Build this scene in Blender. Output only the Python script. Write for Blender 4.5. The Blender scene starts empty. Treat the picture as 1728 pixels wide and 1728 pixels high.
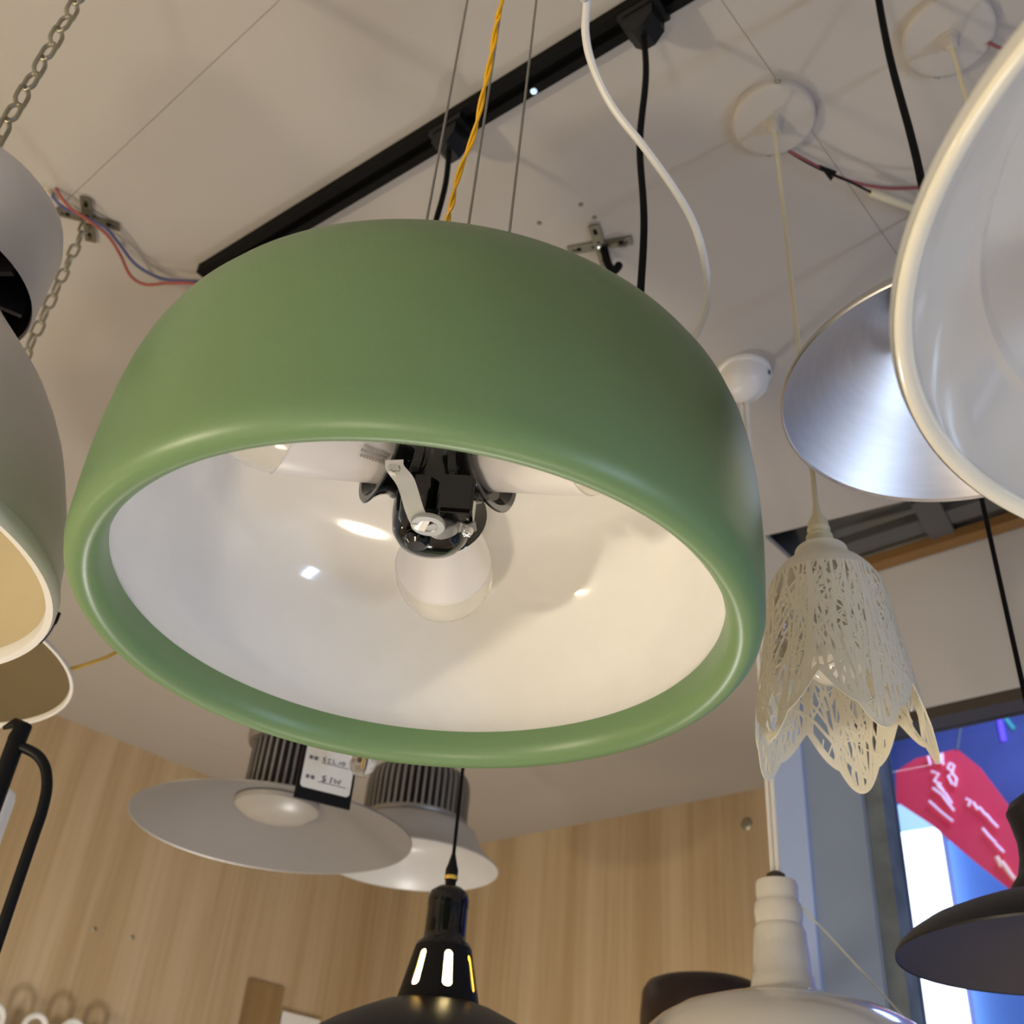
import bpy, bmesh, math, random
from mathutils import Vector, Matrix
random.seed(7)
S = bpy.context.scene
COL = S.collection

# ------------------------------------------------------------------ camera
ZC = 1.5                       # eye height above the floor
FPX, IMG = 1780.0, 1728.0
# room axes seen from the camera (image right, image down, forward)
def _n(v): return v.normalized()
_cz = _n(Vector((1100 - 864, -1680 - 864, FPX)))
_cy = Vector((2782 - 864, 2260 - 864, FPX)); _cy = _n(_cy - _cz * _cy.dot(_cz))
_cx = _cy.cross(_cz)
ROOM = Matrix((_cx, _cy, _cz))                     # camera axes -> room axes
cam_data = bpy.data.cameras.new('camera')
cam = bpy.data.objects.new('camera', cam_data); COL.objects.link(cam)
R_ = ROOM @ Vector((1, 0, 0)); D_ = ROOM @ Vector((0, 1, 0)); F_ = ROOM @ Vector((0, 0, 1))
cam.matrix_world = Matrix(((R_[0], -D_[0], -F_[0], 0), (R_[1], -D_[1], -F_[1], 0), (R_[2], -D_[2], -F_[2], ZC), (0, 0, 0, 1)))
cam_data.sensor_width = 36; cam_data.lens = FPX / IMG * 36
cam_data.clip_start = 0.01
cam_data.dof.use_dof = True; cam_data.dof.focus_distance = 0.66; cam_data.dof.aperture_fstop = 13
S.camera = cam

def sight(px, py): return ROOM @ Vector(((px - 864) / FPX, (py - 864) / FPX, 1))
EYE = Vector((0, 0, ZC))
def at_h(px, py, h):                               # point of that sight line at height h above the eye
    d = sight(px, py); return EYE + d * (h / d[2])
def at_d(px, py, t): return EYE + sight(px, py) * t
def at_x(px, py, x): d = sight(px, py); return EYE + d * (x / d[0])
def at_y(px, py, y): d = sight(px, py); return EYE + d * (y / d[1])

# ------------------------------------------------------------------ world, lights, exposure
W = bpy.data.worlds.new('dusk'); S.world = W; W.use_nodes = True
W.node_tree.nodes['Background'].inputs[0].default_value = (0.25, 0.36, 0.75, 1)
W.node_tree.nodes['Background'].inputs[1].default_value = 0.5
S.view_settings.view_transform = 'Standard'; S.view_settings.look = 'None'
S.view_settings.exposure = -0.2; S.view_settings.gamma = 1.0
S.cycles.use_denoising = True
def light(kind, name, loc, energy, color, size=0.1, target=None, size_y=None):
    l = bpy.data.lights.new(name, kind); l.energy = energy; l.color = color
    if kind == 'AREA':
        l.size = size
        if size_y: l.shape = 'RECTANGLE'; l.size_y = size_y
    else: l.shadow_soft_size = size
    o = bpy.data.objects.new(name, l); COL.objects.link(o); o.location = loc
    if target is not None: o.rotation_euler = (Vector(target) - Vector(loc)).to_track_quat('-Z', 'Y').to_euler()
    return o
WARM = (1.0, 0.87, 0.64)
light('POINT', 'unseen_light', (-1.25, -1.32, 1.05), 76, WARM, 0.07)
light('POINT', 'unseen_light', (-0.50, 0.88, 0.20), 16, (1.0, 0.88, 0.72), 0.14)  # unseen low fill, added to lift the dark middle of the ceiling
light('POINT', 'unseen_light', (-0.05, -0.75, 0.25), 36, (1.0, 0.86, 0.66), 0.08)  # unseen fill low behind the eye, added to brighten the ceiling
light('POINT', 'unseen_light', (-1.9, -0.3, 1.10), 5, WARM, 0.06)
light('POINT', 'unseen_light', (-1.75, 1.60, 0.95), 30, (1.0, 0.96, 0.90), 0.08)
light('AREA', 'doorway_daylight', (2.12, 0.85, 0.85), 23, (0.60, 0.75, 1.0), 0.2, (-0.6, 0.5, 1.8), 1.2)
light('POINT', 'street_neon', (-0.6, 3.2, 3.4), 90, (0.30, 0.44, 1.0), 0.2)

# ------------------------------------------------------------------ materials
MATS = {}
def mat(name, col, rough=0.5, metal=0.0, bump=None, var=None, emit=None, trans=0.0, ior=1.45, aniso=0.0, coat=0.0, spec=None, alpha=None, scale=None):
    m = bpy.data.materials.new(name); m.use_nodes = True
    nt = m.node_tree; b = nt.nodes['Principled BSDF']
    b.inputs['Base Color'].default_value = (*col, 1); b.inputs['Roughness'].default_value = rough
    b.inputs['Metallic'].default_value = metal; b.inputs['IOR'].default_value = ior
    b.inputs['Transmission Weight'].default_value = trans; b.inputs['Coat Weight'].default_value = coat
    b.inputs['Coat Roughness'].default_value = 0.06
    if spec is not None: b.inputs['Specular IOR Level'].default_value = spec
    if alpha is not None: b.inputs['Alpha'].default_value = alpha
    if emit: b.inputs['Emission Color'].default_value = (*emit[0], 1); b.inputs['Emission Strength'].default_value = emit[1]
    tc = nt.nodes.new('ShaderNodeTexCoord'); mp = nt.nodes.new('ShaderNodeMapping')
    nt.links.new(tc.outputs['Object'], mp.inputs[0])
    mp.inputs['Scale'].default_value = scale or (1, 1, 1)
    ns = nt.nodes.new('ShaderNodeTexNoise'); nt.links.new(mp.outputs[0], ns.inputs[0])
    ns.inputs['Scale'].default_value = (var or bump or (30, 0))[0]; ns.inputs['Detail'].default_value = 4
    amt = (var or (0, 0.04))[1]
    mx = nt.nodes.new('ShaderNodeMixRGB'); mx.blend_type = 'MIX'
    mx.inputs[1].default_value = (*[c * (1 - amt) for c in col], 1)
    mx.inputs[2].default_value = (*[min(1, c * (1 + amt)) for c in col], 1)
    nt.links.new(ns.outputs[0], mx.inputs[0]); nt.links.new(mx.outputs[0], b.inputs['Base Color'])
    if bump:
        n2 = nt.nodes.new('ShaderNodeTexNoise'); n2.inputs['Scale'].default_value = bump[0]; nt.links.new(mp.outputs[0], n2.inputs[0])
        bp = nt.nodes.new('ShaderNodeBump'); bp.inputs['Strength'].default_value = bump[1]; bp.inputs['Distance'].default_value = 0.002
        nt.links.new(n2.outputs[0], bp.inputs['Height']); nt.links.new(bp.outputs[0], b.inputs['Normal'])
    if aniso:
        b.inputs['Anisotropic'].default_value = aniso
        tg = nt.nodes.new('ShaderNodeTangent'); tg.direction_type = 'RADIAL'; tg.axis = 'Z'
        nt.links.new(tg.outputs[0], b.inputs['Tangent'])
    MATS[name] = m; return m

def wood_mat(name, base, dark, light_, stretch):
    m = bpy.data.materials.new(name); m.use_nodes = True; nt = m.node_tree; b = nt.nodes['Principled BSDF']
    b.inputs['Roughness'].default_value = 0.38
    tc = nt.nodes.new('ShaderNodeTexCoord')
    def noise(sc, mapscale, det=5):
        mp = nt.nodes.new('ShaderNodeMapping'); mp.inputs['Scale'].default_value = mapscale
        nt.links.new(tc.outputs['Object'], mp.inputs[0])
        n = nt.nodes.new('ShaderNodeTexNoise'); n.inputs['Scale'].default_value = sc; n.inputs['Detail'].default_value = det
        nt.links.new(mp.outputs[0], n.inputs[0]); return n
    g = noise(9, stretch, 3)
    r = nt.nodes.new('ShaderNodeValToRGB')
    r.color_ramp.elements[0].position = 0.32; r.color_ramp.elements[0].color = (*dark, 1)
    r.color_ramp.elements[1].position = 0.68; r.color_ramp.elements[1].color = (*light_, 1)
    e = r.color_ramp.elements.new(0.5); e.color = (*base, 1)
    nt.links.new(g.outputs[0], r.inputs[0])
    f = noise(60, stretch, 4)
    mx = nt.nodes.new('ShaderNodeMixRGB'); mx.blend_type = 'MULTIPLY'; mx.inputs[0].default_value = 0.35
    r2 = nt.nodes.new('ShaderNodeValToRGB'); r2.color_ramp.elements[0].position = 0.35; r2.color_ramp.elements[0].color = (0.72, 0.68, 0.62, 1); r2.color_ramp.elements[1].position = 0.6
    nt.links.new(f.outputs[0], r2.inputs[0]); nt.links.new(r.outputs[0], mx.inputs[1]); nt.links.new(r2.outputs[0], mx.inputs[2])
    nt.links.new(mx.outputs[0], b.inputs['Base Color'])
    MATS[name] = m; return m

def thin_glass(name, tint, refl=0.08):
    m = bpy.data.materials.new(name); m.use_nodes = True; nt = m.node_tree; nt.nodes.remove(nt.nodes['Principled BSDF'])
    out = nt.nodes['Material Output']; tr = nt.nodes.new('ShaderNodeBsdfTransparent'); gl = nt.nodes.new('ShaderNodeBsdfGlossy')
    tr.inputs[0].default_value = (*tint, 1); gl.inputs['Roughness'].default_value = 0.03
    lw = nt.nodes.new('ShaderNodeFresnel'); lw.inputs[0].default_value = 1.45
    ge = nt.nodes.new('ShaderNodeNewGeometry'); sb_ = nt.nodes.new('ShaderNodeMath'); sb_.operation = 'SUBTRACT'; sb_.use_clamp = True
    nt.links.new(lw.outputs[0], sb_.inputs[0]); nt.links.new(ge.outputs['Backfacing'], sb_.inputs[1])
    mx = nt.nodes.new('ShaderNodeMixShader'); nt.links.new(sb_.outputs[0], mx.inputs[0])
    nt.links.new(tr.outputs[0], mx.inputs[1]); nt.links.new(gl.outputs[0], mx.inputs[2]); nt.links.new(mx.outputs[0], out.inputs[0])
    MATS[name] = m; return m

mat('green_paint', (0.152, 0.258, 0.116), 0.36, bump=(900, 0.05))
mat('white_enamel', (0.93, 0.92, 0.90), 0.12, coat=0.6)
mat('lens_grey', (0.33, 0.31, 0.285), 0.35)
mat('pale_grey', (0.46, 0.45, 0.44), 0.3)
mat('grey_paint', (0.18, 0.17, 0.166), 0.5)
mat('white_paint', (0.74, 0.73, 0.71), 0.35)
mat('ceiling_paint', (0.43, 0.40, 0.365), 0.85, bump=(120, 0.05), var=(2.5, 0.03))
mat('pier_blue_lit', (0.43, 0.56, 0.90), 0.7, var=(4, 0.08))  # blue light falling on the pier, put into its colour
mat('pier_blue_dim', (0.27, 0.345, 0.49), 0.75, var=(5, 0.10))  # same pier where the blue light is weaker, also put into the colour
mat('wall_plaster', (0.52, 0.51, 0.50), 0.8, bump=(60, 0.08), var=(3, 0.04))
mat('chipped_paint', (0.17, 0.20, 0.22), 0.7, var=(14, 0.75), bump=(40, 0.4))
mat('brown_frame', (0.055, 0.042, 0.032), 0.6)
mat('black_gloss', (0.004, 0.004, 0.004), 0.10, coat=0.3)
mat('black_satin', (0.006, 0.006, 0.007), 0.45, spec=0.25)
mat('black_shade', (0.012, 0.011, 0.015), 0.40, spec=0.35)
mat('black_matt', (0.004, 0.004, 0.004), 0.7, spec=0.15)
mat('charcoal', (0.045, 0.038, 0.042), 0.45)
mat('brushed_aluminium', (0.62, 0.60, 0.60), 0.34, 1.0, aniso=0.8, var=(30, 0.10), scale=(1, 1, 8))
mat('grey_metal', (0.72, 0.69, 0.66), 0.42, 0.2, var=(8, 0.06))
mat('cast_aluminium', (0.36, 0.35, 0.34), 0.45, 0.7)
mat('bright_steel', (0.66, 0.66, 0.65), 0.30, 1.0)
mat('polished_strap', (0.88, 0.88, 0.86), 0.36, 0.85)
mat('dull_zinc', (0.40, 0.40, 0.39), 0.45, 0.9)
mat('galvanised', (0.36, 0.34, 0.26), 0.42, 0.8, var=(60, 0.2))
mat('old_zinc', (0.15, 0.14, 0.10), 0.5, 0.5, var=(60, 0.2))
mat('wire_steel', (0.30, 0.29, 0.27), 0.4, 0.8)
mat('white_plastic', (0.78, 0.77, 0.74), 0.32)
mat('cream_plastic', (0.62, 0.57, 0.40), 0.4)
mat('cream_paint', (0.52, 0.44, 0.28), 0.5)
mat('bronze_inside', (0.15, 0.115, 0.06), 0.45, 0.3, var=(10, 0.15))
mat('opal_globe', (0.74, 0.71, 0.63), 0.16, coat=0.5)
mat('bulb_neck', (0.82, 0.80, 0.80), 0.35)
mat('opal_acrylic', (0.52, 0.52, 0.51), 0.15, coat=0.6)
mat('acrylic_edge', (0.74, 0.72, 0.62), 0.15, coat=0.6)
mat('yellow_wire', (0.78, 0.42, 0.008), 0.4)
mat('orange_wire', (0.48, 0.30, 0.03), 0.45)
mat('red_wire', (0.36, 0.09, 0.07), 0.45)
mat('blue_wire', (0.10, 0.11, 0.24), 0.45)
mat('dull_red_wire', (0.22, 0.06, 0.07), 0.5)
mat('paper_white', (0.74, 0.70, 0.58), 0.55)
mat('card_white', (0.80, 0.79, 0.77), 0.6)
mat('ink', (0.10, 0.10, 0.12), 0.6)
mat('porcelain', (0.72, 0.69, 0.63), 0.14, coat=0.6)
mat('dark_leather', (0.020, 0.010, 0.008), 0.3)
mat('lit_bulb', (0.9, 0.85, 0.6), 0.4, emit=((1.0, 0.90, 0.52), 9.0))
mat('gold_inside', (0.80, 0.52, 0.08), 0.35, 0.2)
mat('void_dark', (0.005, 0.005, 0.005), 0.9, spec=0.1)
mat('void_plank', (0.21, 0.11, 0.035), 0.6, var=(8, 0.2))
mat('void_grey', (0.085, 0.082, 0.08), 0.6)
mat('floor_tile', (0.42, 0.38, 0.34), 0.35, var=(4, 0.05))
mat('white_wall', (0.66, 0.63, 0.59), 0.8)
mat('facade_blue', (0.12, 0.14, 0.30), 0.6, var=(2.2, 0.7))
mat('facade_cyan', (0.14, 0.30, 0.62), 0.6, var=(1.2, 0.4))
mat('signbox_white', (0.9, 0.95, 1.0), 0.4, emit=((0.86, 0.95, 1.0), 3.2))
mat('signbox_pale', (0.6, 0.8, 0.9), 0.4, emit=((0.45, 0.72, 0.95), 0.9))
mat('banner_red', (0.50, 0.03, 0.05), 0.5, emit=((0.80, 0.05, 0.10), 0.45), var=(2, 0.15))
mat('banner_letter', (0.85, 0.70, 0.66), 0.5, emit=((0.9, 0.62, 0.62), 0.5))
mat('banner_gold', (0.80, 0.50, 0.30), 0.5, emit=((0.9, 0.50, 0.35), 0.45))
mat('neon_violet', (0.2, 0.1, 0.9), 0.4, emit=((0.16, 0.09, 0.95), 0.9))
mat('neon_green', (0.1, 0.5, 0.4), 0.4, emit=((0.05, 0.35, 0.28), 0.5))
wood_mat('wood_laminate', (0.49, 0.37, 0.225), (0.42, 0.30, 0.165), (0.56, 0.44, 0.29), (1, 1, 0.035))
wood_mat('wood_dark', (0.28, 0.18, 0.08), (0.22, 0.14, 0.06), (0.33, 0.22, 0.10), (1, 1, 0.05))
thin_glass('window_glass', (0.96, 0.97, 1.0))
mat('clear_glass', (1, 1, 1), 0.0, trans=1.0, ior=1.3)

# ------------------------------------------------------------------ mesh helpers
class MB:
    def __init__(s): s.v = []; s.f = []; s.m = []
    def add(s, vs, fs, mi=0):
        o = len(s.v); s.v += [tuple(v) for v in vs]; s.f += [tuple(i + o for i in f) for f in fs]; s.m += [mi] * len(fs); return s
    def box(s, lo, hi, mi=0):
        x0, y0, z0 = lo; x1, y1, z1 = hi
        return s.add([(x0,y0,z0),(x1,y0,z0),(x1,y1,z0),(x0,y1,z0),(x0,y0,z1),(x1,y0,z1),(x1,y1,z1),(x0,y1,z1)],
                     [(0,3,2,1),(4,5,6,7),(0,1,5,4),(1,2,6,5),(2,3,7,6),(3,0,4,7)], mi)
    def obox(s, c, ax, ay, az, mi=0):              # oriented box: centre and three half-axes
        c, ax, ay, az = map(Vector, (c, ax, ay, az)); vs = []
        for k in (-1, 1):
            for i, j in ((-1,-1),(1,-1),(1,1),(-1,1)): vs.append(c + ax*i + ay*j + az*k)
        return s.add(vs, [(0,3,2,1),(4,5,6,7),(0,1,5,4),(1,2,6,5),(2,3,7,6),(3,0,4,7)], mi)
    def lathe(s, prof, n=64, mi=None, closed=False, scallop=None):   # prof: (r, z[, material index])
        vs = []; o = []
        for p in prof:
            r, z = p[0], p[1]
            if r < 1e-6: o.append((len(vs), 1)); vs.append((0, 0, z))
            else:
                o.append((len(vs), n))
                vs += [(r * math.cos(2*math.pi*i/n), r * math.sin(2*math.pi*i/n), z) for i in range(n)]
        L = len(prof); fs = []; ms = []
        for k in range(L if closed else L - 1):
            a, na = o[k]; b, nb = o[(k + 1) % L]; q = prof[k][2] if len(prof[k]) > 2 else 0
            for i in range(n):
                j = (i + 1) % n
                if na == 1 and nb == 1: continue
                if na == 1: fs.append((a, b + j, b + i))
                elif nb == 1: fs.append((a + i, a + j, b))
                else: fs.append((a + i, a + j, b + j, b + i))
                ms.append(q)
        base = len(s.v); s.v += vs; s.f += [tuple(i + base for i in f) for f in fs]; s.m += ms if mi is None else [mi] * len(fs); return s
    def tube(s, pts, r, n=8, mi=0, cap=True):
        pts = [Vector(p) for p in pts]; rr = r if isinstance(r, (list, tuple)) else [r] * len(pts)
        t0 = (pts[1] - pts[0]).normalized(); up = Vector((0, 0, 1)) if abs(t0.z) < 0.9 else Vector((1, 0, 0))
        nrm = t0.cross(up).normalized(); vs = []; fs = []
        for k, p in enumerate(pts):
            t = (pts[min(k+1, len(pts)-1)] - pts[max(k-1, 0)]).normalized()
            nrm = (nrm - t * nrm.dot(t)).normalized(); b = t.cross(nrm)
            vs += [p + (nrm * math.cos(2*math.pi*i/n) + b * math.sin(2*math.pi*i/n)) * rr[k] for i in range(n)]
        for k in range(len(pts) - 1):
            for i in range(n):
                j = (i + 1) % n; fs.append((k*n+i, k*n+j, (k+1)*n+j, (k+1)*n+i))
        if cap: fs.append(tuple(range(n))[::-1]); fs.append(tuple((len(pts)-1)*n + i for i in range(n)))
        return s.add(vs, fs, mi)
    def prism(s, poly, d, mi=0):                   # flat polygon (3-D points) given thickness along d
        n = len(poly); d = Vector(d); vs = [Vector(p) for p in poly] + [Vector(p) + d for p in poly]
        return s.add(vs, [tuple(range(n))[::-1], tuple(range(n, 2*n))] + [(i, (i+1) % n, n + (i+1) % n, n + i) for i in range(n)], mi)
    def move(s, M_, start=0):
        for i in range(start, len(s.v)): s.v[i] = tuple(M_ @ Vector(s.v[i]))
        return s

def build(name, mb, mats, parent=None, loc=(0, 0, 0), smooth=True, sharp=35, rot=None, recalc=True):
    me = bpy.data.meshes.new(name); me.from_pydata(mb.v, [], mb.f)
    mats = mats if isinstance(mats, (list, tuple)) else [mats]
    for m in mats: me.materials.append(MATS[m])
    for p, mi in zip(me.polygons, mb.m): p.material_index = mi
    if recalc:
        b = bmesh.new(); b.from_mesh(me); bmesh.ops.recalc_face_normals(b, faces=b.faces); b.to_mesh(me); b.free()
    if smooth:
        me.shade_smooth(); me.set_sharp_from_angle(angle=math.radians(sharp))
    o = bpy.data.objects.new(name, me); COL.objects.link(o); o.location = loc
    if rot is not None: o.rotation_euler = rot
    if parent: o.parent = parent
    return o
def thing(name, label, cat, loc, group=None, rotz=0):
    o = bpy.data.objects.new(name, None); COL.objects.link(o); o.location = loc; o.rotation_euler = (0, 0, rotz)
    o.empty_display_size = 0.02
    return tag(o, label, cat, group)
def tag(o, label, cat, group=None):
    o['label'] = label; o['category'] = cat
    if group: o['group'] = group
    return o
def struct(o, label=None):
    o['kind'] = 'structure'
    if label: o['label'] = label
    return o
def share(o, parent, loc=(0, 0, 0), rot=None, name=None):
    c = o.copy(); COL.objects.link(c); c.parent = parent; c.location = loc
    if rot is not None: c.rotation_euler = rot
    return c
def spline(pts, n=8):                               # Catmull-Rom through the points
    P = [Vector(p) for p in pts]; P = [P[0]*2 - P[1]] + P + [P[-1]*2 - P[-2]]; out = []
    for i in range(1, len(P) - 2):
        a, b, c, d = P[i-1:i+3]
        for k in range(n):
            t = k / n; out.append(0.5 * ((2*b) + (c - a)*t + (2*a - 5*b + 4*c - d)*t*t + (3*b - a - 3*c + d)*t**3))
    out.append(P[-2]); return out
def rounded(pts, rad=0.01, seg=4):
    return pts

CEIL = ZC + 1.2
XL, XR, YB, YF = -3.0, 2.2, 2.79, -2.4
YW = 1.85                                          # window wall
# ================================================================== the setting
struct(build('floor', MB().box((XL - .1, YF - .1, -0.1), (XR + .1, YB + .1, 0)), 'floor_tile', smooth=False))
struct(build('wall_left', MB().box((XL - .1, YF, 0), (XL, YB, CEIL)), 'wood_laminate', smooth=False), 'light wood laminate wall beside the high bay lamps')
struct(build('wall_back', MB().box((XL, YB, 0), (-1.42, YB + .1, CEIL)), 'wood_laminate', smooth=False), 'light wood laminate wall behind the black slotted pendant')
struct(build('wall_front', MB().box((XL, YF - .1, 0), (XR, YF, CEIL)), 'white_wall', smooth=False))
mb = MB(); mb.box((XR, YF, 0), (XR + .1, -0.9, CEIL)); mb.box((XR, 1.1, 0), (XR + .1, YW, CEIL)); mb.box((XR, -0.9, 2.3), (XR + .1, 1.1, CEIL))
struct(build('wall_right', mb, 'white_wall', smooth=False))
# window wall: pier, lintel, sill, right pier
WX0, WX1, WTOP, WSILL = -0.785, 1.5, ZC + 0.888, 0.5
mb = MB(); mb.box((-0.96, YW, 0), (WX0, YW + .08, CEIL + .5)); mb.box((WX0, YW, WTOP), (WX1, YW + .08, CEIL + .5))
mb.box((WX1, YW, 0), (XR + .1, YW + .08, CEIL + .5)); mb.box((WX0, YW, 0), (WX1, YW + .08, WSILL))
struct(build('wall_window', mb, 'wall_plaster', smooth=False), 'pale plaster wall around the shop window')
struct(build('wall_return', MB().prism([(-.96, YW + .08, 0), (-1.42, YB, 0), (-1.42, YB + .1, 0), (-1.34, YB + .1, 0), (-.88, YW + .08, 0)], (0, 0, CEIL + .5)), 'wall_plaster', smooth=False))
struct(build('trim_1', MB().box((-0.962, YW - .016, 0), (-0.895, YW, CEIL - .04)), 'pier_blue_lit', smooth=False), 'pier strip coloured as if under brighter blue light at the end of the window wall')
struct(build('trim_2', MB().box((-0.895, YW - .008, 0), (WX0, YW, CEIL - .04)), 'pier_blue_dim', smooth=False), 'pier strip coloured as if under dimmer blue light beside the window jamb')

# ceiling panels with open joints, cut out along the window wall
ceil = bpy.data.objects.new('ceiling', None); COL.objects.link(ceil); ceil.location = (0, 0, CEIL)
struct(ceil, 'off-white panelled ceiling with thin joints')
G = 0.0005
OP = [(-0.819, 1.600), (-0.312 - G, 1.676)]
polys = [
    [(XL, YF), (-1.55 - G, YF), (-1.55 - G, .28 - G), (XL, .28 - G)],
    [(-1.55 + G, YF), (.89 - G, YF), (.89 - G, .28 - G), (-1.55 + G, .28 - G)],
    [(.89 + G, YF), (XR, YF), (XR, .28 - G), (.89 + G, .28 - G)],
    [(XL, .28 + G), (-2.75 - G, .28 + G), (-2.75 - G, YB), (XL, YB)],
    [(-2.75 + G, .28 + G), (-.312 - G, .28 + G), OP[1], OP[0], (-.819, YW), (-.962, YW), (-.962, YW + .08), (-1.42, YB), (-2.75 + G, YB)],
    [(-.312 + G, .28 + G), (XR, .28 + G), (XR, 1.70), (-.312 + G, 1.676)],
]
for p in polys:
    build('ceiling_panel', MB().prism([(x, y, 0) for x, y in p], (0, 0, 0.012)), 'ceiling_paint', ceil, smooth=False)
for a_, b_ in (((XL, .28), (XR, .28)), ((-.312, .28), (-.312, 1.67)), ((-1.55, YF), (-1.55, .28)), ((.89, YF), (.89, .28)), ((-2.75, .28), (-2.75, YB))):
    build('joint_strip', MB().box((a_[0] - G, a_[1] - G, .0012), (b_[0] + G, b_[1] + G, .012)), 'ceiling_paint', ceil, smooth=False)
scr = MB().lathe([(0, -.0015), (.003, -.0012), (.0035, 0)], 10)
so = None
for px, py in ((980, 345), (1003, 367), (910, 376)):
    q = at_h(px, py, 1.2)
    if so is None: so = build('screw_head', scr, 'old_zinc', ceil, (q.x, q.y, 0))
    else: share(so, ceil, (q.x, q.y, 0))
# roof void over the opening
YV = YW + .08
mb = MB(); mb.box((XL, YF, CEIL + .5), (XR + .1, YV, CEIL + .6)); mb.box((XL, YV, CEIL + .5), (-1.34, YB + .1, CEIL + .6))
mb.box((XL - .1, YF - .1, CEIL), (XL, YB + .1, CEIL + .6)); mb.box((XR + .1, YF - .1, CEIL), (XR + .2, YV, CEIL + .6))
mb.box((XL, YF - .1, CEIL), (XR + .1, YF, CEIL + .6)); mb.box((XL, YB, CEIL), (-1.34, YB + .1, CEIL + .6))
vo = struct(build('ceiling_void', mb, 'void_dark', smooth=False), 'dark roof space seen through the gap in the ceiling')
def beam(name, m, a, b, w, h):
    a, b = Vector(a), Vector(b); t = (b - a) / 2; s = Vector((0, 0, 1)).cross(t).normalized() * (w / 2)
    return build(name, MB().obox((a + b) / 2, t, s, (0, 0, h / 2)), m, vo, smooth=False)
beam('plank', 'void_plank', (-.80, YW - .022, CEIL + .012), (1.4, YW - .022, CEIL + .012), .032, .02)
beam('plank', 'void_plank', (-.46, YW - .075, CEIL + .045), (1.4, YW - .075, CEIL + .045), .05, .02)
beam('batten', 'void_grey', (-.81, YW - .085, CEIL + .03), (1.4, YW - .085, CEIL + .03), .045, .02)
beam('batten', 'void_dark', (-.81, YW - .19, CEIL + .12), (1.4, YW - .19, CEIL + .12), .04, .03)
beam('steel_beam', 'void_grey', at_h(1557, 835, 1.23), at_h(1612, 938, 1.23), .048, .03)
beam('pale_tube', 'white_paint', (-.50, YW - .125, CEIL + .05), (1.4, YW - .125, CEIL + .05), .014, .014)
# window
wn = bpy.data.objects.new('window_1', None); COL.objects.link(wn); wn.location = (WX0, YW, WSILL); struct(wn, 'shop window with chipped left jamb looking onto the street')
O = Vector(wn.location)
def wbox(name, m, lo, hi, **k): return build(name, MB().box(Vector(lo) - O, Vector(hi) - O), m, wn, smooth=False, **k)
wbox('jamb', 'chipped_paint', (WX0, YW + .004, WSILL), (WX0 + .035, YW + .07, WTOP))
wbox('top_bar', 'brown_frame', (WX0, YW + .004, WTOP - .022), (WX1, YW + .07, WTOP))
wbox('mullion', 'brown_frame', (.55, YW + .03, WSILL), (.60, YW + .07, WTOP - .022))
zj = ZC + .80
wbox('pane', 'window_glass', (WX0 + .035, YW + .055, WSILL), (.55, YW + .06, zj - .001))
wbox('pane', 'window_glass', (WX0 + .035, YW + .055, zj + .001), (.55, YW + .06, WTOP - .022))
wbox('pane', 'window_glass', (.60, YW + .055, WSILL), (WX1, YW + .06, WTOP - .022))

# ================================================================== the green pendant
gx, gy = -0.4396, 0.3877
gz = ZC + 0.300
gp = thing('green_pendant_lamp', 'large sage green dome pendant with glossy white inside and three bulbs', 'pendant lamp', (gx, gy, gz))
outer = [(.190, .026), (.1895, .015), (.1915, .008), (.196, .003), (.2015, .0012), (.2065, .003), (.2105, .008), (.2125, .015), (.2130, .024), (.2137, .04), (.2142, .06), (.2140, .08), (.2130, .10), (.2112, .118), (.2085, .133), (.2040, .147), (.1975, .159), (.189, .169), (.178, .1775), (.162, .185), (.14, .191), (.11, .1955), (.07, .1985), (.03, .1995), (0, .1998)]
sh = build('shade', MB().lathe(outer, 160), 'green_paint', gp, sharp=60)
inner = [(.190, .026), (.1935, .030), (.199, .042), (.2025, .06), (.203, .08), (.2015, .10), (.198, .118), (.192, .134), (.183, .148), (.171, .160), (.155, .170), (.135, .1785), (.11, .185), (.08, .1895), (.04, .192), (0, .1925)]
build('inside_coating', MB().lathe(inner, 160), 'white_enamel', sh, sharp=60)
build('top_plate', MB().lathe([(0, .199), (.042, .199), (.042, .203), (.038, .206), (0, .206)], 32), 'green_paint', gp)
# lamp holder cluster
hz = 0.128                                           # bulb axis height above the rim base
away = (at_h(750, 962, .30 + hz) - Vector((gx, gy, 0))); away.z = 0; a0 = math.atan2(away.y, away.x)
cl = build('holder_cluster', MB().lathe([(0, .074), (.014, .074), (.021, .077), (.025, .083), (.027, .095), (.028, .140), (.024, .152), (.012, .156), (.012, .192), (0, .192)], 40), 'black_gloss', gp)
sockprof = [(0, .012), (.020, .012), (.0215, .022), (.0215, .034), (.0235, .036), (.0235, .040), (.0225, .042), (.0235, .046), (.027, .051), (.0325, .0555), (.0335, .0565), (.0325, .0575), (.0285, .0575), (.024, .052), (0, .052)]
bulb_neck = [(r, z + .0135) for r, z in ((0, .036), (.0175, .036), (.0195, .044), (.0235, .058), (.0295, .078), (.0345, .096), (.0368, .107))]
bulb_globe = [(r, z + .0135) for r, z in ((.0368, .107), (.0378, .114), (.0380, .121), (.0368, .131), (.0335, .141), (.0275, .1495), (.019, .156), (.0095, .1595), (0, .1603))]
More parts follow.
